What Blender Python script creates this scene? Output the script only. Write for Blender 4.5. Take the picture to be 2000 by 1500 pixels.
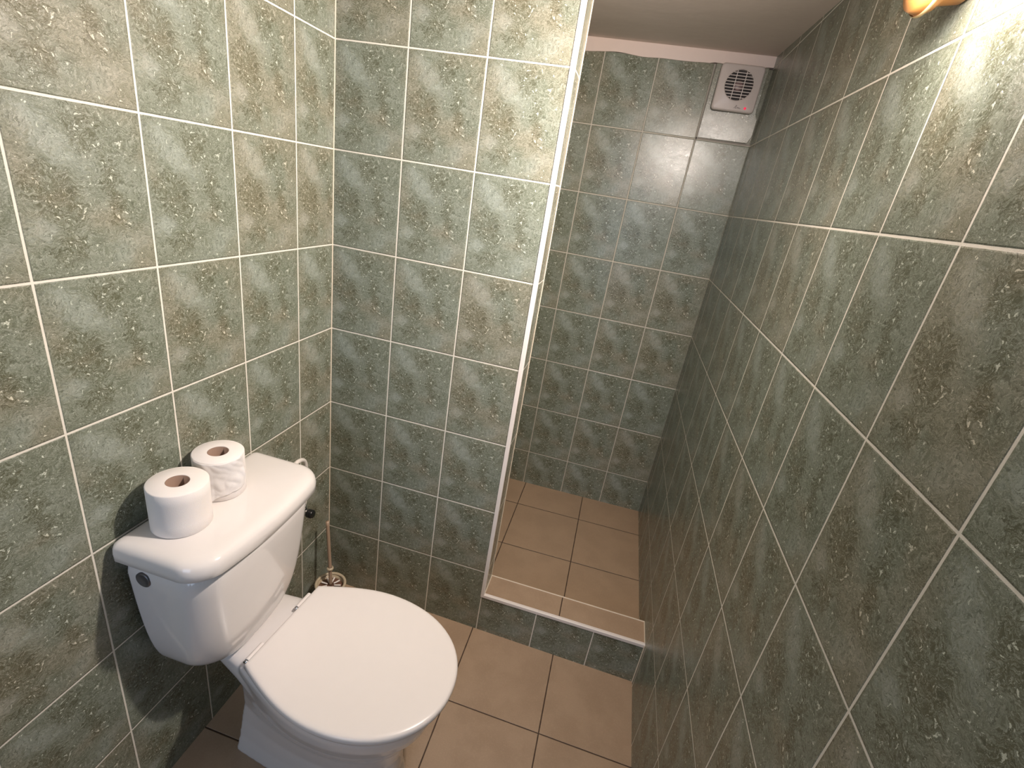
import bpy, bmesh, math, random
from mathutils import Vector, Matrix, noise
random.seed(4)
for o in list(bpy.data.objects): bpy.data.objects.remove(o)
S = bpy.context.scene
COL = S.collection
PI = math.pi
# ------------------------------------------------------------------ camera
CY, CP, CR = -0.1765, 0.3849, 0.164            # yaw, pitch down, roll
cam = bpy.data.cameras.new('camera'); camo = bpy.data.objects.new('camera', cam); COL.objects.link(camo)
f = Vector((math.sin(CY)*math.cos(CP), math.cos(CY)*math.cos(CP), -math.sin(CP)))
r = Vector((math.cos(CY), -math.sin(CY), 0)); u = r.cross(f)
r2 = r*math.cos(CR)+u*math.sin(CR); u2 = u*math.cos(CR)-r*math.sin(CR)
M = Matrix((( r2.x, u2.x, -f.x), (r2.y, u2.y, -f.y), (r2.z, u2.z, -f.z))).to_4x4()
M.translation = Vector((0.8089, -1.2811, 1.506)); camo.matrix_world = M
cam.sensor_width = 36; cam.sensor_fit = 'HORIZONTAL'; cam.lens = 948.6/2000*36; cam.clip_start = .02
S.camera = camo
# ------------------------------------------------------------------ world, lights, exposure
w = bpy.data.worlds.new('world'); S.world = w; w.use_nodes = True
w.node_tree.nodes['Background'].inputs[0].default_value = (.55, .72, 1, 1)
w.node_tree.nodes['Background'].inputs[1].default_value = .12
S.view_settings.view_transform = 'Standard'; S.view_settings.look = 'None'
S.view_settings.exposure = 0.42; S.view_settings.gamma = 1; S.view_settings.use_curve_mapping = False
LAMP = Vector((1.060, -.485, 1.842))            # centre of the globe of the wall lamp
GLOBE_STRENGTH = 58.0
GLOBE_COL = (1.0, .875, .79)
def area(name, loc, rot, sx, sy, power, col):
    l = bpy.data.lights.new(name, 'AREA'); l.shape = 'RECTANGLE'; l.size = sx; l.size_y = sy; l.energy = power; l.color = col
    o = bpy.data.objects.new(name, l); COL.objects.link(o); o.location = loc; o.rotation_euler = rot; return o
# added cool daylight fill from behind the camera, in an unseen hallway
area('added_daylight_fill', (.45, -2.75, 1.35), (PI/2, 0, 0), .8, 1.3, 8.0, (.60, .75, 1))
# the bulb throws most of its light forward, away from its base
sp = bpy.data.lights.new('bulb_light', 'SPOT'); sp.energy = 54; sp.color = GLOBE_COL; sp.spot_size = PI; sp.spot_blend = 1; sp.shadow_soft_size = .028
BD = Vector((-.80, .40, -.46)).normalized()
spo = bpy.data.objects.new('bulb_light', sp); COL.objects.link(spo); spo.location = LAMP+BD*.062
spo.rotation_euler = BD.to_track_quat('-Z', 'Y').to_euler()
# ------------------------------------------------------------------ constants
W, D = 1.166, .88                               # room width, back of the shower niche
OX, TK = .604, .10                              # edge and thickness of the partition
TH, TWD = .249, .2                              # wall tile height and width
Z1 = 1.521
SILL = .176; NF = .098                          # curb top, shower floor
CZ = 2.01
# ------------------------------------------------------------------ node helpers
class NT:
    def __init__(s, name):
        s.m = bpy.data.materials.new(name); s.m.use_nodes = True; s.t = s.m.node_tree
        s.b = s.t.nodes['Principled BSDF']
    def n(s, typ, **kw):
        nd = s.t.nodes.new(typ)
        for k, v in kw.items(): setattr(nd, k, v)
        return nd
    def put(s, sock, v):
        if isinstance(v, bpy.types.NodeSocket): s.t.links.new(v, sock)
        else: sock.default_value = v
    def math(s, op, a, b=0.0, c=0.0, clamp=False):
        nd = s.n('ShaderNodeMath', operation=op, use_clamp=clamp)
        s.put(nd.inputs[0], a); s.put(nd.inputs[1], b); s.put(nd.inputs[2], c); return nd.outputs[0]
    def mix(s, fac, a, b, typ='MIX'):
        nd = s.n('ShaderNodeMix', data_type='RGBA', blend_type=typ)
        s.put(nd.inputs[0], fac)
        for sock, v in ((nd.inputs[6], a), (nd.inputs[7], b)):
            s.put(sock, (*v, 1) if isinstance(v, tuple) and len(v) == 3 else v)
        return nd.outputs[2]
    def noise(s, vec, scale, detail=4, rough=.55, dist=0.0):
        nd = s.n('ShaderNodeTexNoise'); s.put(nd.inputs['Vector'], vec)
        for k, v in (('Scale', scale), ('Detail', detail), ('Roughness', rough), ('Distortion', dist)): nd.inputs[k].default_value = v
        return nd.outputs[0]
    def ramp(s, v, lo, hi, a=0.0, b=1.0):
        nd = s.n('ShaderNodeMapRange', interpolation_type='SMOOTHSTEP'); s.put(nd.inputs[0], v)
        for i, x in enumerate((lo, hi, a, b)): nd.inputs[i+1].default_value = x
        return nd.outputs[0]
    def combine(s, x, y, z=0.0):
        nd = s.n('ShaderNodeCombineXYZ'); s.put(nd.inputs[0], x); s.put(nd.inputs[1], y); s.put(nd.inputs[2], z); return nd.outputs[0]
    def bump(s, h, dist, strength=1.0, normal=None):
        nd = s.n('ShaderNodeBump'); nd.inputs['Strength'].default_value = strength; nd.inputs['Distance'].default_value = dist
        s.put(nd.inputs['Height'], h)
        if normal is not None: s.put(nd.inputs['Normal'], normal)
        return nd.outputs[0]
def simple(name, col, rough=.4, metal=0, emis=None, es=0, coat=0, trans=0, bump=None, sss=0):
    k = NT(name); b = k.b
    b.inputs['Base Color'].default_value = (*col, 1); b.inputs['Roughness'].default_value = rough; b.inputs['Metallic'].default_value = metal
    if emis: b.inputs['Emission Color'].default_value = (*emis, 1); b.inputs['Emission Strength'].default_value = es
    b.inputs['Coat Weight'].default_value = coat; b.inputs['Transmission Weight'].default_value = trans
    if sss: b.inputs['Subsurface Weight'].default_value = sss; b.inputs['Subsurface Radius'].default_value = (.01, .008, .006); b.inputs['Subsurface Scale'].default_value = .4
    g = k.n('ShaderNodeNewGeometry')
    v = k.noise(g.outputs['Position'], 35, 3)
    k.put(b.inputs['Base Color'], k.mix(k.math('MULTIPLY', v, .12), tuple(col), tuple(c*.8 for c in col)))
    if bump: k.put(b.inputs['Normal'], k.bump(k.noise(g.outputs['Position'], bump[0], 4), bump[1], bump[2] if len(bump) > 2 else 1))
    return k.m
GROUT = (.80, .765, .68)
def tile_mat(name, axis, u0, sign=1, grout=GROUT, gw=.0017, relief=.0008, r0=.15, r1=.23):
    """green marbled wall tile, the same print on every tile, laid in a 20 x 25 cm grid"""
    k = NT(name); g = k.n('ShaderNodeNewGeometry'); sp = k.n('ShaderNodeSeparateXYZ'); k.put(sp.inputs[0], g.outputs['Position'])
    uu = k.math('MULTIPLY', k.math('SUBTRACT', sp.outputs[axis], u0), sign/TWD)
    vv = k.math('DIVIDE', k.math('SUBTRACT', sp.outputs[2], Z1), TH)
    s_ = k.math('FRACT', uu); t_ = k.math('FRACT', vv)
    iu = k.math('FLOOR', uu); iv = k.math('FLOOR', vv)
    # distance to the nearest joint, in metres
    du = k.math('MULTIPLY', k.math('MINIMUM', s_, k.math('SUBTRACT', 1.0, s_)), TWD)
    dv = k.math('MULTIPLY', k.math('MINIMUM', t_, k.math('SUBTRACT', 1.0, t_)), TH)
    d = k.math('MINIMUM', du, k.math('ADD', dv, k.math('LESS_THAN', sp.outputs[2], .08)))
    wob = k.math('MULTIPLY', k.math('SUBTRACT', k.noise(g.outputs['Position'], 60, 2), .5), .0008)
    d = k.math('ADD', d, wob)
    gm = k.ramp(d, gw-.0003, gw+.0004, 1, 0)
    V = k.combine(k.math('MULTIPLY', s_, .8), t_, 0.0)
    # soft random per tile
    wn = k.n('ShaderNodeTexWhiteNoise', noise_dimensions='3D'); k.put(wn.inputs['Vector'], k.combine(iu, iv, float(axis*3)))
    tr = wn.outputs['Value']
    V2 = V
    # domain warp
    warp = k.n('ShaderNodeTexNoise'); k.put(warp.inputs['Vector'], V2); warp.inputs['Scale'].default_value = 6; warp.inputs['Detail'].default_value = 5; warp.inputs['Roughness'].default_value = .6
    wv = k.n('ShaderNodeVectorMath', operation='MULTIPLY_ADD'); k.put(wv.inputs[0], warp.outputs[1]); wv.inputs[1].default_value = (.22, .22, 0); k.put(wv.inputs[2], V2)
    VW = wv.outputs[0]
    # diagonal stretched coordinates for the marbling
    mp = k.n('ShaderNodeMapping'); k.put(mp.inputs[0], VW); mp.inputs['Rotation'].default_value = (0, 0, math.radians(-52)); mp.inputs['Scale'].default_value = (1, 2.6, 1)
    fine = k.noise(mp.outputs[0], 15, 9, .72, 1.2)
    swirl = k.noise(mp.outputs[0], 34, 4, .6, 3.0)
    mid = k.noise(V2, 4.2, 9, .66, .5)
    big = k.noise(V2, 2.1, 3, .5, .3)
    def blob(cx, cy, rx, ry, ang=0, edge=.5, amt=2.2):
        m = k.n('ShaderNodeMapping', vector_type='TEXTURE'); k.put(m.inputs[0], VW)
        m.inputs['Location'].default_value = (cx+.11, cy+.11, 0); m.inputs['Rotation'].default_value = (0, 0, math.radians(ang)); m.inputs['Scale'].default_value = (rx, ry, 1)
        l = k.n('ShaderNodeVectorMath', operation='LENGTH'); k.put(l.inputs[0], m.outputs[0])
        e = k.math('ADD', l.outputs['Value'], k.math('MULTIPLY', k.math('SUBTRACT', fine, .5), amt))
        return k.ramp(e, 1-edge, 1+edge, 1, 0)
    grain = k.noise(VW, 70, 5, .72, .8)
    dark = k.math('MAXIMUM', blob(.22, .50, .13, .17, 15, .4, 5), k.math('MAXIMUM', blob(.25, .17, .12, .08, 25, .4, 4), k.math('MAXIMUM', blob(.40, .84, .11, .12, -20, .4, 5), blob(.56, .52, .06, .24, 5, .5, 5))))
    pale = k.math('MAXIMUM', blob(.22, .80, .17, .08, -38, .3, 7), k.math('MAXIMUM', blob(.10, .30, .06, .06, 0, .3, 5), k.math('MULTIPLY', blob(.62, .15, .14, .07, 30, .5, 6), .7)))
    base = k.mix(k.ramp(mid, .38, .62), (.205, .208, .152), (.285, .288, .232))
    base = k.mix(k.math('MULTIPLY', dark, .80), base, (.130, .122, .070))
    base = k.mix(k.math('MULTIPLY', pale, .75), base, (.42, .43, .385))
    base = k.mix(k.ramp(fine, .50, .62, 0, .42), base, (.385, .380, .315))
    base = k.mix(k.ramp(fine, .48, .38, 0, .55), base, (.120, .120, .082))
    base = k.mix(k.ramp(swirl, .55, .62, 0, .75), base, (.52, .515, .44))
    base = k.mix(k.ramp(swirl, .46, .36, 0, .36), base, (.115, .116, .080))
    base = k.mix(k.ramp(grain, .53, .63, 0, .50), base, (.45, .45, .385))
    base = k.mix(k.ramp(grain, .47, .37, 0, .60), base, (.095, .098, .066))
    # pale flecks, mostly within the dark blotches
    def flecks(scale, dens, r0, r1):
        vo = k.n('ShaderNodeTexVoronoi'); k.put(vo.inputs['Vector'], VW); vo.inputs['Scale'].default_value = scale; vo.inputs['Randomness'].default_value = 1
        sc = k.n('ShaderNodeSeparateColor'); k.put(sc.inputs[0], vo.outputs['Color'])
        dm = k.math('MULTIPLY_ADD', dark, .40, dens)
        rad = k.math('MULTIPLY_ADD', sc.outputs[0], r1, r0)
        return k.math('MULTIPLY', k.ramp(k.math('SUBTRACT', vo.outputs['Distance'], rad), .02, -.06), k.math('LESS_THAN', sc.outputs[1], dm))
    fl = k.math('MAXIMUM', k.math('MULTIPLY', flecks(21, .26, .07, .15), .9), flecks(36, .30, .08, .22))
    fl = k.math('MULTIPLY', fl, k.ramp(k.math('MINIMUM', du, dv), .003, .010))
    base = k.mix(k.math('MULTIPLY', fl, .85), base, (.90, .87, .76))
    # small tonal change between tiles, and the hue drifting in each
    hue = k.mix(k.ramp(k.math('ADD', big, k.math('MULTIPLY', k.math('SUBTRACT', tr, .5), .25)), .38, .62), (.93, 1.01, 1.02), (1.03, .995, .95))
    base = k.mix(1.0, base, hue, 'MULTIPLY')
    base = k.mix(1.0, base, (.835, .855, .84), 'MULTIPLY')
    col = k.mix(gm, base, tuple(grout))
    k.put(k.b.inputs['Base Color'], col)
    rgh = k.math('ADD', k.ramp(fine, .3, .7, r0, r1), k.math('MULTIPLY', gm, .5), clamp=True)
    k.put(k.b.inputs['Roughness'], rgh)
    # relief: rounded tile edge, slight wave of the glaze
    edge = k.ramp(d, gw-.0004, gw+.0022)
    b1 = k.bump(edge, .0011)
    hh = k.math('ADD', k.math('MULTIPLY', swirl, .35), fine)
    b2 = k.bump(hh, relief, 1.0, b1)
    k.put(k.b.inputs['Normal'], b2)
    return k.m
def floor_mat(name, x0, y0, c1, c2, gr):
    k = NT(name); g = k.n('ShaderNodeNewGeometry'); sp = k.n('ShaderNodeSeparateXYZ'); k.put(sp.inputs[0], g.outputs['Position'])
    a = k.math('FRACT', k.math('DIVIDE', k.math('SUBTRACT', sp.outputs[0], x0), .3)); b = k.math('FRACT', k.math('DIVIDE', k.math('SUBTRACT', sp.outputs[1], y0), .3))
    f1 = lambda t: k.math('MULTIPLY', k.math('MINIMUM', t, k.math('SUBTRACT', 1.0, t)), .3)
    d = k.math('MINIMUM', f1(a), f1(b))
    d = k.math('ADD', d, k.math('MULTIPLY', k.math('SUBTRACT', k.noise(g.outputs['Position'], 40, 2), .5), .0012))
    gm = k.ramp(d, .0012, .0020, 1, 0)
    n1 = k.noise(g.outputs['Position'], 9, 6, .6); n2 = k.noise(g.outputs['Position'], 260, 3, .7)
    base = k.mix(k.ramp(n1, .35, .65), c1, c2)
    base = k.mix(k.ramp(n2, .45, .75, 0, .25), base, tuple(x*1.35 for x in c2))
    k.put(k.b.inputs['Base Color'], k.mix(gm, base, gr))
    k.put(k.b.inputs['Roughness'], k.ramp(n1, .3, .7, .42, .54))
    bb = k.bump(k.ramp(d, .0008, .003), .0012)
    k.put(k.b.inputs['Normal'], k.bump(n2, .0002, .6, bb))
    return k.m
m_left = tile_mat('tile_left', 1, -.1564, 1)
m_right = tile_mat('tile_right', 1, -.019, -1)
m_part = tile_mat('tile_partition', 0, .1967, 1)
m_partside = tile_mat('tile_partition_side', 1, -.05, 1)
m_niche = tile_mat('tile_niche', 0, .5674, 1, grout=(.56, .52, .44), relief=.00022, r0=.21, r1=.27)
m_floor = floor_mat('floor_tile', -.015, -.281, (.385, .272, .182), (.430, .308, .208), (.060, .034, .022))
m_sfloor = floor_mat('shower_floor_tile', .582, .085, (.39, .275, .180), (.43, .305, .200), (.060, .036, .024))
m_curbtop = floor_mat('curb_tile', .573, .2, (.385, .272, .182), (.430, .308, .208), (.060, .036, .024))
m_plaster = simple('plaster', (.80, .67, .60), .8, bump=(14, .004))
m_ceil = simple('ceiling_paint', (.72, .62, .55), .75, bump=(6, .003))
m_trim = simple('white_plastic_trim', (.86, .80, .76), .32)
m_silic = simple('pale_grout_line', (.80, .70, .56), .6)
m_cer = simple('white_ceramic', (.80, .765, .745), .11, coat=.3)
m_seat = simple('white_seat_plastic', (.84, .795, .765), .26)
m_paper = simple('tissue_paper', (.86, .82, .80), .9, bump=(900, .0003), sss=.2)
m_card = simple('cardboard', (.27, .18, .135), .85)
m_fan = simple('fan_plastic', (.60, .53, .49), .35)
m_dark = simple('dark_interior', (.02, .014, .011), .6)
m_motor = simple('motor_hub', (.22, .15, .14), .4)
m_led = simple('red_led', (.6, .01, .05), .3, emis=(1, .03, .10), es=.5)
m_ink = simple('dark_grey_print', (.12, .10, .09), .5)
m_black = simple('black_plastic', (.012, .012, .012), .25)
m_chrome = simple('chrome', (.6, .6, .6), .15, metal=1)
m_cap = simple('grey_cap', (.17, .17, .18), .3, metal=.6)
m_hose = simple('white_hose', (.78, .73, .68), .4)
m_cream = simple('cream_plastic', (.56, .47, .33), .35)
m_brownp = simple('brown_plastic', (.17, .09, .06), .4)
m_bristle = simple('white_bristle', (.85, .80, .76), .6)
m_handle = simple('beige_plastic', (.42, .30, .215), .3)
m_amber = simple('amber_lacquer', (.80, .36, .10), .28, coat=.5)
m_amberrim = simple('pale_amber_rim', (.95, .72, .38), .25)
m_globe = simple('lamp_globe', (.9, .9, .9), .3, emis=GLOBE_COL, es=GLOBE_STRENGTH)
m_hall = simple('hallway_plaster', (.60, .60, .60), .8)
# ------------------------------------------------------------------ mesh helpers
def obj(name, bm, mat, parent=None, smooth=False, bevel=0, seg=2, mats=None):
    me = bpy.data.meshes.new(name); bmesh.ops.recalc_face_normals(bm, faces=bm.faces); bm.to_mesh(me); bm.free()
    for m_ in (mats or [mat]): me.materials.append(m_)
    o = bpy.data.objects.new(name, me); COL.objects.link(o)
    if smooth:
        for p in me.polygons: p.use_smooth = True
    if bevel:
        b = o.modifiers.new('bevel', 'BEVEL'); b.width = bevel; b.segments = seg; b.limit_method = 'ANGLE'; b.angle_limit = math.radians(35)
        for p in me.polygons: p.use_smooth = True
        wn = o.modifiers.new('wn', 'WEIGHTED_NORMAL'); wn.keep_sharp = False
    if parent: o.parent = parent; o.matrix_parent_inverse = Matrix.Translation(-parent.location) if parent.type == 'EMPTY' else Matrix()
    return o
def struct(o, label=None, cat=None):
    o['kind'] = 'structure'
    if label: o['label'] = label
    if cat: o['category'] = cat
    return o
def tag(o, label, cat, group=None):
    o['label'] = label; o['category'] = cat
    if group: o['group'] = group
    return o
def thing(name, label, cat, loc, group=None):
    o = bpy.data.objects.new(name, None); COL.objects.link(o); o.location = loc; o.empty_display_size = .05
    return tag(o, label, cat, group)
def box(bm, x0, x1, y0, y1, z0, z1, mi=0):
    vs = [bm.verts.new(p) for p in ((x0,y0,z0),(x1,y0,z0),(x1,y1,z0),(x0,y1,z0),(x0,y0,z1),(x1,y0,z1),(x1,y1,z1),(x0,y1,z1))]
    fs = []
    for q in ((0,3,2,1),(4,5,6,7),(0,1,5,4),(1,2,6,5),(2,3,7,6),(3,0,4,7)):
        fc = bm.faces.new([vs[i] for i in q]); fc.material_index = mi; fs.append(fc)
    return fs
def boxes(*a):
    bm = bmesh.new()
    for q in a: box(bm, *q)
    return bm
def loft(bm, rings, cap=True, closed=True):
    R = [[bm.verts.new(p) for p in ring] for ring in rings]
    n = len(R[0])
    for a, b in zip(R, R[1:]):
        for i in range(n if closed else n-1):
            bm.faces.new((a[i], a[(i+1) % n], b[(i+1) % n], b[i]))
    if cap: bm.faces.new(R[0][::-1]); bm.faces.new(R[-1])
    return R
def lathe(bm, prof, c=(0,0,0), axis='z', n=48, cap=True):
    rings = []
    for rad, h in prof:
        ring = []
        for i in range(n):
            a = 2*PI*i/n; p = (rad*math.cos(a), rad*math.sin(a))
            if axis == 'z': q = (p[0], p[1], h)
            elif axis == 'x': q = (h, p[0], p[1])
            else: q = (p[1], h, p[0])
            ring.append((q[0]+c[0], q[1]+c[1], q[2]+c[2]))
        rings.append(ring)
    loft(bm, rings, cap)
def tube(bm, pts, rad, n=14, cap=True):
    pts = [Vector(p) for p in pts]; rings = []
    t0 = (pts[1]-pts[0]).normalized(); up = Vector((0,0,1)) if abs(t0.z) < .9 else Vector((1,0,0))
    s = t0.cross(up).normalized()
    for i, p in enumerate(pts):
        t = (pts[min(i+1, len(pts)-1)]-pts[max(i-1, 0)]).normalized()
        s = (s - t*s.dot(t)).normalized(); q = t.cross(s)
        rr = rad[i] if isinstance(rad, (list, tuple)) else rad
        rings.append([p+(s*math.cos(2*PI*j/n)+q*math.sin(2*PI*j/n))*rr for j in range(n)])
    loft(bm, rings, cap)
def bez(p, n=10):
    """smooth curve through the points"""
    P_ = [Vector(q) for q in p]; P_ = [2*P_[0]-P_[1]]+P_+[2*P_[-1]-P_[-2]]; out = []
    for i in range(1, len(P_)-2):
        for j in range(n):
            t = j/n; a, b, c, d = P_[i-1:i+3]
            out.append(.5*((2*b)+(c-a)*t+(2*a-5*b+4*c-d)*t*t+(3*b-a-3*c+d)*t**3))
    out.append(P_[-2]); return out
# ------------------------------------------------------------------ the room
YB = -2.1                                       # wall behind the camera
struct(obj('wall_left', boxes((-.1, 0, YB, TK, 0, 2.25)), m_left))
struct(obj('wall_right', boxes((W, W+.1, YB, D+.1, 0, 2.25)), m_right))
bm = boxes((0, OX, 0, TK, 0, 2.2))
bm.faces.ensure_lookup_table()
for fc in bm.faces:
    if abs(fc.calc_center_median().x-OX) < 1e-4: fc.material_index = 1
struct(obj('wall_partition', bm, None, mats=[m_part, m_partside]))
NX = .492
struct(obj('wall_niche_left', boxes((NX-.1, NX, TK, D+.1, 0, 2.2)), m_right))
NT_ = 2.016
struct(obj('wall_niche_back', boxes((NX, W, D, D+.1, 0, NT_)), m_niche))
# plaster band between the tiles and the ceiling, with a wavy lower edge
bm = bmesh.new(); top = []; bot = []; rings = []
for i in range(41):
    x = NX+(W-NX)*i/40
    zz = NT_-.002+.009*(noise.noise(Vector((x*9, 3, 1)))) + (.004 if x > .95 else 0)
    rings.append([(x, D-.004, zz), (x, D-.0035, 2.12), (x, D+.1, 2.12), (x, D+.1, zz)])
loft(bm, rings)
struct(obj('wall_niche_top', bm, m_plaster, smooth=False))
# unseen wall behind the camera; doorway and hallway added to admit cool fill
struct(obj('wall_behind', boxes((0, .05, YB-.1, YB, 0, 2.25), (.85, W, YB-.1, YB, 0, 2.25), (.05, .85, YB-.1, YB, 1.97, 2.25)), m_part))
bm = boxes((.03, .05, YB-.12, YB+.015, 0, 1.99), (.85, .87, YB-.12, YB+.015, 0, 1.99), (.03, .87, YB-.12, YB+.015, 1.97, 1.99))
struct(obj('trim_door', bm, m_trim))
struct(obj('wall_hallway_left', boxes((-.4, -.3, -3.0, YB-.1, 0, 2.25)), m_hall))
struct(obj('wall_hallway_right', boxes((1.45, 1.55, -3.0, YB-.1, 0, 2.25)), m_hall))
# room floor: falls a little towards the right
def slab(name, x0, x1, y0, y1, zl, zr, th, m):
    bm = bmesh.new(); loft(bm, [[(x0, y, zl), (x1, y, zr), (x1, y, zr-th), (x0, y, zl-th)] for y in (y0, y1)])
    return struct(obj(name, bm, m))
slab('floor', 0, W, YB-.9, 0, .024, 0, .1, m_floor)
slab('floor_shower', NX, W, TK, D, NF-.006, NF+.003, .1, m_sfloor)
# curb: tiled riser with floor tile on top
bm = boxes((OX, W, 0, TK, 0, SILL-.001)); bm.faces.ensure_lookup_table()
for fc in bm.faces:
    if fc.calc_center_median().z > SILL-.01: fc.material_index = 1
struct(obj('wall_curb', bm, None, mats=[m_part, m_curbtop]))
# white corner profiles
bm = bmesh.new()
def lprofile(bm, p0, p1, dirs):
    """quarter-round strip swept from p0 to p1; dirs = two in-plane directions (outwards from the edge)"""
    a, b = (Vector(d) for d in dirs); rings = []
    for p in (Vector(p0), Vector(p1)):
        ring = [p-a*.0105+b*.0022, p-a*.0105]
        ring += [p]; ring += [p-b*.0085, p-b*.0085+a*.0016]
        for i in range(7):
            t = PI/2*i/6; ring.append(p-a*.001-b*.001+a*.0030*math.cos(t)+b*.0034*math.sin(t))
        rings.append(ring)
    loft(bm, rings)
lprofile(bm, (OX, 0, SILL-.01), (OX, 0, 2.2), ((1,0,0), (0,-1,0)))
struct(obj('trim_opening', bm, m_trim, smooth=False))
bm = bmesh.new(); lprofile(bm, (OX-.01, 0, SILL), (W, 0, SILL), ((0,0,1), (0,-1,0)))
struct(obj('trim_curb_front', bm, m_trim))
bm = bmesh.new(); tube(bm, [(OX, TK, SILL-.0005), (W, TK, SILL-.0005)], .0022, 8)
tube(bm, [(OX+.0015, .004, SILL), (OX+.0015, TK, SILL)], .0018, 8)
struct(obj('trim_curb_back', bm, m_silic))
bm = bmesh.new(); tube(bm, [(W-.0005, -.002, .0), (W-.0005, -.002, SILL)], .0022, 8); tube(bm, [(W-.0005, 0, SILL), (W-.0005, TK, SILL)], .0018, 8)
struct(obj('trim_curb_side', bm, m_silic))
# corner grout lines of the room
bm = bmesh.new(); tube(bm, [(.0005, -.0005, .024), (.0005, -.0005, 2.2)], .0017, 8)
struct(obj('trim_corner', bm, m_silic))
bm = bmesh.new(); tube(bm, [(OX, TK, SILL), (OX, TK, 2.1)], .0018, 8)
struct(obj('trim_opening_back', bm, m_silic))
# ceiling
bm = bmesh.new(); loft(bm, [[(x, YB-.9, CZ), (x, 0, CZ), (x, D+.1, CZ+.052), (x, D+.1, CZ+.16), (x, YB-.9, CZ+.16)] for x in (-.4, W+.1)])
struct(obj('ceiling', bm, m_ceil))
# the loose tile in the niche corner that carries the fan, with its open dark joint
bm = bmesh.new()
P0 = [(.972, 1.777), (1.150, 1.777), (1.161, 1.80), (1.161, 1.855), (1.150, 1.874), (1.150, NT_), (.972, NT_)]
loft(bm, [[(x, D-.0015-(x-.972)*.060-(z-1.777)*.045, z) for x, z in P0], [(x, D+.002, z) for x, z in P0]])
struct(obj('wall_niche_panel', bm, m_niche, bevel=.0012))
bm = boxes((.967, .9715, D-.0008, D+.001, 1.76, NT_), (.967, W, D-.0008, D+.001, 1.7705, 1.7765))
struct(obj('trim_panel_joint', bm, simple('grey_joint', (.30, .27, .23), .8)))
# ------------------------------------------------------------------ extractor fan
FX0, FX1, FZ0, FZ1, FY = .989, 1.137, 1.868, 2.015, .836
fan = thing('extractor_fan', 'white square extractor fan with round grille at the top of the shower niche', 'fan', ((FX0+FX1)/2, D, FZ0))
fcx, fcz = (FX0+FX1)/2, (FZ0+FZ1)/2+.009
N = 96
def rsq(hx, hz, rad, ox, oz, y):
    out = []
    for i in range(N):
        a = 2*PI*i/N; c, s_ = math.cos(a), math.sin(a)
        k_ = 1/max(abs(c)/hx, abs(s_)/hz); x, z = c*k_, s_*k_
        # pull into the rounded corner
        qx, qz = abs(x)-(hx-rad), abs(z)-(hz-rad)
        if qx > 0 and qz > 0:
            l = math.hypot(qx, qz); x = math.copysign(hx-rad+qx/l*rad, x); z = math.copysign(hz-rad+qz/l*rad, z)
        out.append((ox+x, y, oz+z))
    return out
def circ(rad, y): return [(fcx+rad*math.cos(2*PI*i/N), y, fcz+rad*math.sin(2*PI*i/N)) for i in range(N)]
cx0, cz0 = (FX0+FX1)/2, (FZ0+FZ1)/2; hx, hz = (FX1-FX0)/2, (FZ1-FZ0)/2
bm = bmesh.new()
rings = [rsq(hx-.004, hz-.004, .010, cx0, cz0, D-.010), rsq(hx, hz, .012, cx0, cz0, FY+.018), rsq(hx, hz, .012, cx0, cz0, FY+.006), rsq(hx-.002, hz-.002, .012, cx0, cz0, FY+.002), rsq(hx-.006, hz-.006, .011, cx0, cz0, FY),
         circ(.052, FY), circ(.0495, FY-.0015), circ(.0475, FY), circ(.0475, FY+.02)]
loft(bm, rings, cap=False)
obj('cover', bm, m_fan, fan, smooth=True).modifiers.new('e', 'EDGE_SPLIT').split_angle = math.radians(40)
bm = bmesh.new(); lathe(bm, [(.050, 0), (.050, .003)], (fcx, FY+.019, fcz), 'y'); obj('duct', bm, m_dark, fan)
bm = bmesh.new(); lathe(bm, [(.0, -.0), (.012, 0), (.016, .002), (.017, .010)], (fcx, FY+.008, fcz), 'y', 32, False); obj('motor', bm, m_motor, fan, smooth=True)
bm = bmesh.new(); R_ = .0475
for i in range(1, 10):
    z = -R_+2*R_*i/10; h = math.sqrt(R_*R_-z*z); box(bm, fcx-h, fcx+h, FY+.001, FY+.005, fcz+z-.0012, fcz+z+.0012)
for x in (-.016, .016):
    h = math.sqrt(R_*R_-x*x); box(bm, fcx+x-.0013, fcx+x+.0013, FY+.0005, FY+.0045, fcz-h, fcz+h)
obj('grille', bm, m_fan, fan)
bm = bmesh.new(); lathe(bm, [(.0042, 0), (.0042, -.001), (.002, -.0022)], (1.1045, FY, 1.8815), 'y', 20); obj('indicator_light', bm, m_led, fan, smooth=True)['label'] = 'red indicator light'
bm = bmesh.new()       # small script mark left of the light
tube(bm, bez([(1.066, FY-.0004, 1.8785), (1.072, FY-.0004, 1.886), (1.0745, FY-.0004, 1.8885), (1.073, FY-.0004, 1.883), (1.071, FY-.0004, 1.879), (1.077, FY-.0004, 1.8805), (1.0785, FY-.0004, 1.883), (1.0805, FY-.0004, 1.8795), (1.084, FY-.0004, 1.8825), (1.0855, FY-.0004, 1.8795), (1.090, FY-.0004, 1.880)], 6), .0006, 6)
obj('logo', bm, m_ink, fan)
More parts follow.
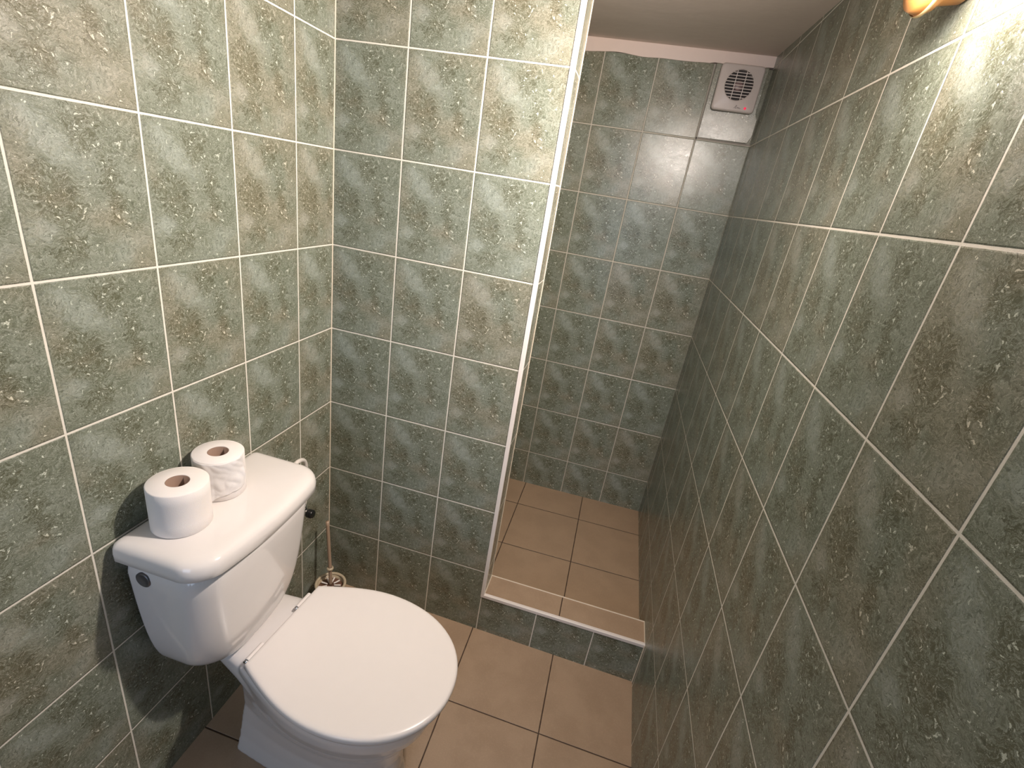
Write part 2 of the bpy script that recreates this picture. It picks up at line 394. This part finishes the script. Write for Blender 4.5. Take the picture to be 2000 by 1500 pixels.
# ------------------------------------------------------------------ wall lamp
lx, ly, lz = LAMP
lamp = thing('wall_lamp', 'amber wall lamp with a glowing white globe high on the right wall', 'lamp', (W, ly, lz))
bm = bmesh.new()
lathe(bm, [(.040, W), (.046, W-.004), (.050, W-.030), (.058, W-.036), (.062, W-.046), (.058, W-.058), (.040, W-.062), (.02, W-.062)], (0, -.385, 1.862), 'x', 64)
obj('base', bm, m_amber, lamp, smooth=True)
bm = bmesh.new(); lathe(bm, [(.0605, W-.0425), (.0635, W-.044), (.064, W-.0465), (.0625, W-.0485)], (0, -.385, 1.862), 'x', 64, False)
obj('rim', bm, m_amberrim, lamp, smooth=True)
bm = bmesh.new(); bmesh.ops.create_uvsphere(bm, u_segments=40, v_segments=24, radius=.050)
for v in bm.verts: v.co = Vector((v.co.x, v.co.y, v.co.z))+LAMP
obj('globe', bm, m_globe, lamp, smooth=True)
bm = bmesh.new(); tube(bm, [(W-.060, -.385, 1.862), (LAMP.x+.02, ly+.012, lz)], .018, 32); obj('socket', bm, m_trim, lamp, smooth=True)
# ------------------------------------------------------------------ toilet
YC = -.543
toilet = thing('toilet', 'white ceramic toilet with closed seat lid and tapered cistern against the left wall', 'toilet', (.35, YC, .015))
def dsec(z, xb, xf, half, rc, rb=.012, bow=.012, yc=YC, n=14, e=1.0):
    """plan outline: straight back at xb, gently bowed front at xf, corner radius rc at the front"""
    pts = []
    def arc(cx, cy, rr, a0, a1):
        for i in range(n+1):
            a = math.radians(a0+(a1-a0)*i/n); pts.append((cx+rr*math.cos(a), cy+rr*math.sin(a)))
    arc(xb+rb, yc-half+rb, rb, 180, 270)
    for i in range(1, 6): t = i/6; pts.append((xb+rb+(xf-rc-xb-rb)*t, yc-half))
    arc(xf-rc, yc-half+rc, rc, 270, 360)
    for i in range(1, 16):
        t = i/16; pts.append((xf, yc-half+rc+(2*half-2*rc)*t))
    arc(xf-rc, yc+half-rc, rc, 0, 90)
    for i in range(1, 6): t = i/6; pts.append((xf-rc+(xb+rb-xf+rc)*t, yc+half))
    arc(xb+rb, yc+half-rb, rb, 90, 180)
    for i in range(1, 16):
        t = i/16; pts.append((xb, yc+half-rb+(2*rb-2*half)*t))
    out = []
    for x, y in pts:
        d = (y-yc)/half; wgt = (x-xb)/(xf-xb)
        out.append((x-bow*d*d*wgt, y, z))
    return out
# cistern body
S_ = [(.402, .040, .120, .085, .05), (.404, .032, .137, .105, .06), (.412, .026, .152, .122, .07), (.428, .022, .163, .137, .07), (.455, .020, .173, .149, .065), (.50, .018, .183, .159, .06), (.56, .016, .191, .166, .055), (.64, .015, .198, .172, .052), (.71, .015, .203, .176, .050), (.748, .015, .205, .178, .050)]
bm = bmesh.new(); loft(bm, [dsec(z, xb, xf, h, rc, bow=.018) for z, xb, xf, h, rc in S_])
tank = obj('cistern', bm, m_cer, toilet, smooth=True)
sb = tank.modifiers.new('sub', 'SUBSURF'); sb.levels = 1; sb.render_levels = 1
# cistern lid
bm = bmesh.new()
L_ = [(.7435, .016, .212, .184, .050), (.7440, .012, .2195, .1900, .052), (.7465, .011, .2225, .1925, .053), (.762, .010, .2225, .1925, .053), (.772, .010, .2205, .1910, .053), (.7785, .011, .2165, .1880, .052), (.7825, .014, .210, .183, .050), (.7850, .018, .2035, .1775, .048), (.7862, .024, .197, .172, .046), (.7868, .030, .190, .165, .044), (.7886, .060, .160, .130, .04)]
loft(bm, [dsec(z, xb, xf, h, rc, bow=.020) for z, xb, xf, h, rc in L_])
obj('cistern_lid', bm, m_cer, toilet, smooth=True)
# side cap
bm = bmesh.new(); lathe(bm, [(.0165, .004), (.0165, -.0015), (.0135, -.003), (.012, -.0015), (.0, -.001)], (.058, YC-.1755, .700), 'y', 32, False)
obj('side_cap', bm, m_cap, toilet, smooth=True)['label'] = 'round grey cap on the side of the cistern'
# pan; its axis is turned slightly from square
AX = math.radians(-3.6); PX, PY = .213, -.514
def tw(x, y, z): c, s_ = math.cos(AX), math.sin(AX); return (PX+(x-PX)*c-y*s_, PY+(x-PX)*s_+y*c, z)
def egg(z, xb, xf, half, hb, pk=.5, n=64, ex=2.15):
    """closed outline: back edge at xb with half width hb, widest (half) at pk, rounded nose at xf"""
    xm = xb+(xf-xb)*pk; out = []; side = []
    for i in range(13):
        t = i/12; s_ = math.sin(t*PI/2)
        side.append((xb+(xm-xb)*t, hb+(half-hb)*s_))
    for i in range(1, 21):
        a = PI/2*i/20; side.append((xm+(xf-xm)*math.sin(a)**(2/ex), half*max(math.cos(a), 0)**(2/ex)))
    L = [(x, -y) for x, y in side]; R2 = [(x, y) for x, y in side[:-1]][::-1]
    back = [(xb, hb-2*hb*i/6) for i in range(1, 6)]
    return [tw(x, y, z) for x, y in L+R2+back]
bm = bmesh.new()
G = [(.018, .120, .562, .104, .092), (.03, .120, .560, .104, .092), (.08, .126, .550, .101, .084), (.14, .132, .548, .101, .080), (.20, .142, .562, .110, .078), (.26, .152, .592, .134, .088), (.31, .162, .616, .156, .098), (.345, .170, .626, .166, .105), (.375, .175, .631, .170, .115), (.398, .178, .631, .170, .118), (.402, .184, .626, .165, .112)]
loft(bm, [egg(*g_) for g_ in G])
# deck under the cistern and its sloping neck
def dk(x, hw, z0, z1):
    out = []
    for i in range(24):
        a = 2*PI*i/24; c, s_ = math.cos(a), math.sin(a)
        out.append(tw(x, math.copysign(abs(c)**.45, c)*hw, (z0+z1)/2+math.copysign(abs(s_)**.45, s_)*(z1-z0)/2))
    return out
loft(bm, [dk(.028, .085, .355, .402), (dk(.10, .100, .345, .402)), dk(.16, .112, .325, .402), dk(.22, .124, .29, .402), dk(.30, .140, .27, .400)])
pan = obj('pan', bm, m_cer, toilet, smooth=True)
rm = pan.modifiers.new('rm', 'REMESH'); rm.mode = 'VOXEL'; rm.voxel_size = .0035; rm.use_smooth_shade = True
sm = pan.modifiers.new('sm', 'SMOOTH'); sm.factor = .5; sm.iterations = 14
# seat and seat lid
def lidring(z, off):
    return egg(z, .205+off, .657-off, .187-off, .128-off*.8, .47, ex=2.12)
bm = bmesh.new(); loft(bm, [lidring(.4035, .012), lidring(.405, .008), lidring(.414, .007), lidring(.4165, .010)]); obj('seat', bm, m_seat, toilet, smooth=True)
bm = bmesh.new(); loft(bm, [lidring(.4175, .007), lidring(.4185, .002), lidring(.422, .000), lidring(.430, .0005), lidring(.4338, .0025), lidring(.4355, .006), lidring(.4363, .012), lidring(.4372, .05)]); obj('seat_lid', bm, m_seat, toilet, smooth=True)
for yy in (-.083, .083):
    bm = bmesh.new(); tube(bm, [tw(.194, yy-.024, .414), tw(.194, yy+.024, .414)], .0065, 16); h = obj('hinge', bm, m_seat, toilet, smooth=True)
    h.modifiers.new('e', 'EDGE_SPLIT').split_angle = .7
    bm = bmesh.new(); tube(bm, [tw(.194, yy-.030, .414), tw(.194, yy-.0245, .414)], .0055, 16)
    q = obj('hinge_pin', bm, m_chrome, None, smooth=True); q.parent = h; q.matrix_parent_inverse = h.matrix_parent_inverse.inverted() if False else Matrix.Translation(-toilet.location).inverted() @ Matrix.Translation(-toilet.location)
    q['label'] = 'grey metal hinge pin'
# ------------------------------------------------------------------ water supply
valve = thing('stop_valve', 'small black-capped water valve on the left wall behind the cistern', 'valve', (0, -.203, .492))
bm = bmesh.new(); lathe(bm, [(.020, .0005), (.020, .003), (.010, .006), (.009, .045), (.011, .047), (.011, .056)], (0, -.203, .492), 'x', 24); obj('body', bm, m_chrome, valve, smooth=True)
bm = bmesh.new(); tube(bm, [(.045, -.203, .492), (.045, -.203, .52)], .007, 14); obj('outlet', bm, m_chrome, valve, smooth=True)
bm = bmesh.new(); lathe(bm, [(.011, .054), (.0135, .057), (.0135, .070), (.0115, .074)], (0, -.203, .492), 'x', 24); obj('handle', bm, m_black, valve, smooth=True)['label'] = 'black cap handle'
bm = bmesh.new(); tube(bm, bez([(.060, YC+.186, .668), (.060, -.345, .680), (.058, -.295, .692), (.055, -.243, .699), (.050, -.207, .675), (.047, -.200, .62), (.045, -.203, .52)], 10), .0062, 14)
tag(obj('water_hose', bm, m_hose, smooth=True), 'thin white water hose looping out behind the cistern', 'hose')
# ------------------------------------------------------------------ toilet brush
BC = (.083, -.118)
hold = thing('brush_holder', 'cream round toilet brush holder on the floor in the corner', 'brush holder', (*BC, .022))
bm = bmesh.new(); lathe(bm, [(.040, .0235), (.043, .026), (.042, .06), (.046, .12), (.0475, .135), (.0435, .135), (.041, .115), (.038, .05), (.0, .045)], (*BC, 0), 'z', 40, False); obj('cup', bm, m_cream, hold, smooth=True)
bm = bmesh.new(); rr = [( BC[0]+.0475*math.cos(2*PI*i/40), BC[1]+.0475*math.sin(2*PI*i/40), .139) for i in range(41)]; tube(bm, rr, .0048, 10, False); obj('rim', bm, m_cream, hold, smooth=True)
bm = bmesh.new(); lathe(bm, [(.041, .119), (.041, .124), (.010, .128)], (*BC, 0), 'z', 40); obj('insert', bm, m_brownp, hold, smooth=False)['label'] = 'dark brown insert inside the rim'
brush = thing('toilet_brush', 'beige toilet brush standing upright in its cream holder', 'toilet brush', (*BC, .12))
bm = bmesh.new()
hp = [(BC[0]-.002, BC[1]+.004, .130), (BC[0]-.006, BC[1]+.006, .19), (BC[0]-.016, BC[1]+.012, .29), (BC[0]-.026, BC[1]+.018, .385)]
tube(bm, bez(hp, 6), [.0058+.0000*i for i in range(19)], 14); obj('handle', bm, m_handle, brush, smooth=True)
bm = bmesh.new(); lathe(bm, [(.0065, .1955), (.0110, .197), (.0115, .200), (.0110, .203), (.0065, .2045)], (BC[0]-.0065, BC[1]+.0065, 0), 'z', 24, False); obj('collar', bm, m_cream, brush, smooth=True)
for i in range(9):
    a = 2*PI*i/9+.35
    bm = bmesh.new(); tube(bm, [(BC[0]+.012*math.cos(a), BC[1]+.012*math.sin(a), .1325), (BC[0]+.034*math.cos(a), BC[1]+.034*math.sin(a), .1325)], [.0022, .0030], 8)
    obj('bristle_tuft', bm, m_bristle, brush)
# ------------------------------------------------------------------ toilet paper
def roll(name, label, c, z, h, R0, seed, loose):
    t = thing(name, label, 'toilet paper', (c[0], c[1], z), 'toilet paper rolls on the cistern lid')
    n = 96; rings = []
    prof = [(.0205, .0), (R0-.002, 0), (R0, .002), (R0, h*.25), (R0, h*.5), (R0, h*.75), (R0, h-.002), (R0-.002, h), (.0205, h), (.0205, 0)]
    for rad, hh in prof:
        rings.append([(c[0]+rad*math.cos(2*PI*i/n)*(1+.006*math.sin(2*2*PI*i/n+seed)*(rad > .03)), c[1]+rad*math.sin(2*PI*i/n)*(1+.006*math.sin(2*2*PI*i/n+seed)*(rad > .03)), z+hh) for i in range(n)])
    bm = bmesh.new(); loft(bm, rings, False)
    o = obj('paper', bm, m_paper, t, smooth=True); o.modifiers.new('e', 'EDGE_SPLIT').split_angle = math.radians(50)
    bm = bmesh.new(); lathe(bm, [(.0204, .0005), (.0204, h-.0008), (.0192, h-.0008), (.0192, .0005), (.0204, .0005)], (c[0], c[1], z), 'z', 48, False)
    obj('cardboard_core', bm, m_card, t, smooth=True)['label'] = 'brown cardboard core'
    if loose:       # the crumpled free end of the sheet wrapped around the front
        bm = bmesh.new(); nx, nz = 70, 34; a0, a1 = math.radians(-112), math.radians(18); V = []
        for i in range(nx+1):
            row = []
            for j in range(nz+1):
                s_, t_ = i/nx, j/nz; a = a0+(a1-a0)*s_
                edge = min(s_/.12, 1)*min((1-s_)/.05, 1)
                lift = (.0012+.0030*abs(noise.noise(Vector((s_*6+t_*2, t_*3.5, seed))))+.0045*max(0, noise.noise(Vector((s_*3.2-t_*1.5, t_*1.4, seed+4)))))*(.25+.75*edge)
                lift += .006*max(0, 1-abs(s_-.30)/.10)*(1-t_)**1.5*.9
                zz = z+.002+(h-.003)*t_ + (-.0 if t_ > .1 else 0)
                low = (.010+.016*max(0, s_-.35)+.008*noise.noise(Vector((s_*9, 9, seed)))-.010*max(0, 1-abs(s_-.34)/.12))*(1-t_)
                zz += max(0, low)
                row.append(bm.verts.new((c[0]+(R0+lift)*math.cos(a), c[1]+(R0+lift)*math.sin(a), zz)))
            V.append(row)
        for i in range(nx):
            for j in range(nz): bm.faces.new((V[i][j], V[i+1][j], V[i+1][j+1], V[i][j+1]))
        o = obj('loose_sheet', bm, m_paper, t, smooth=True); so = o.modifiers.new('s', 'SOLIDIFY'); so.thickness = .0004
        o['label'] = 'crumpled loose end of the sheet'
    return t
LT = .7888
roll('toilet_paper_roll', 'smooth full toilet paper roll on the near corner of the cistern lid', (.079, -.640), LT, .097, .0525, 1.0, False)
roll('toilet_paper_roll', 'toilet paper roll with crumpled loose end, standing behind the smooth one', (.064, -.524), LT, .097, .0500, 2.0, True)
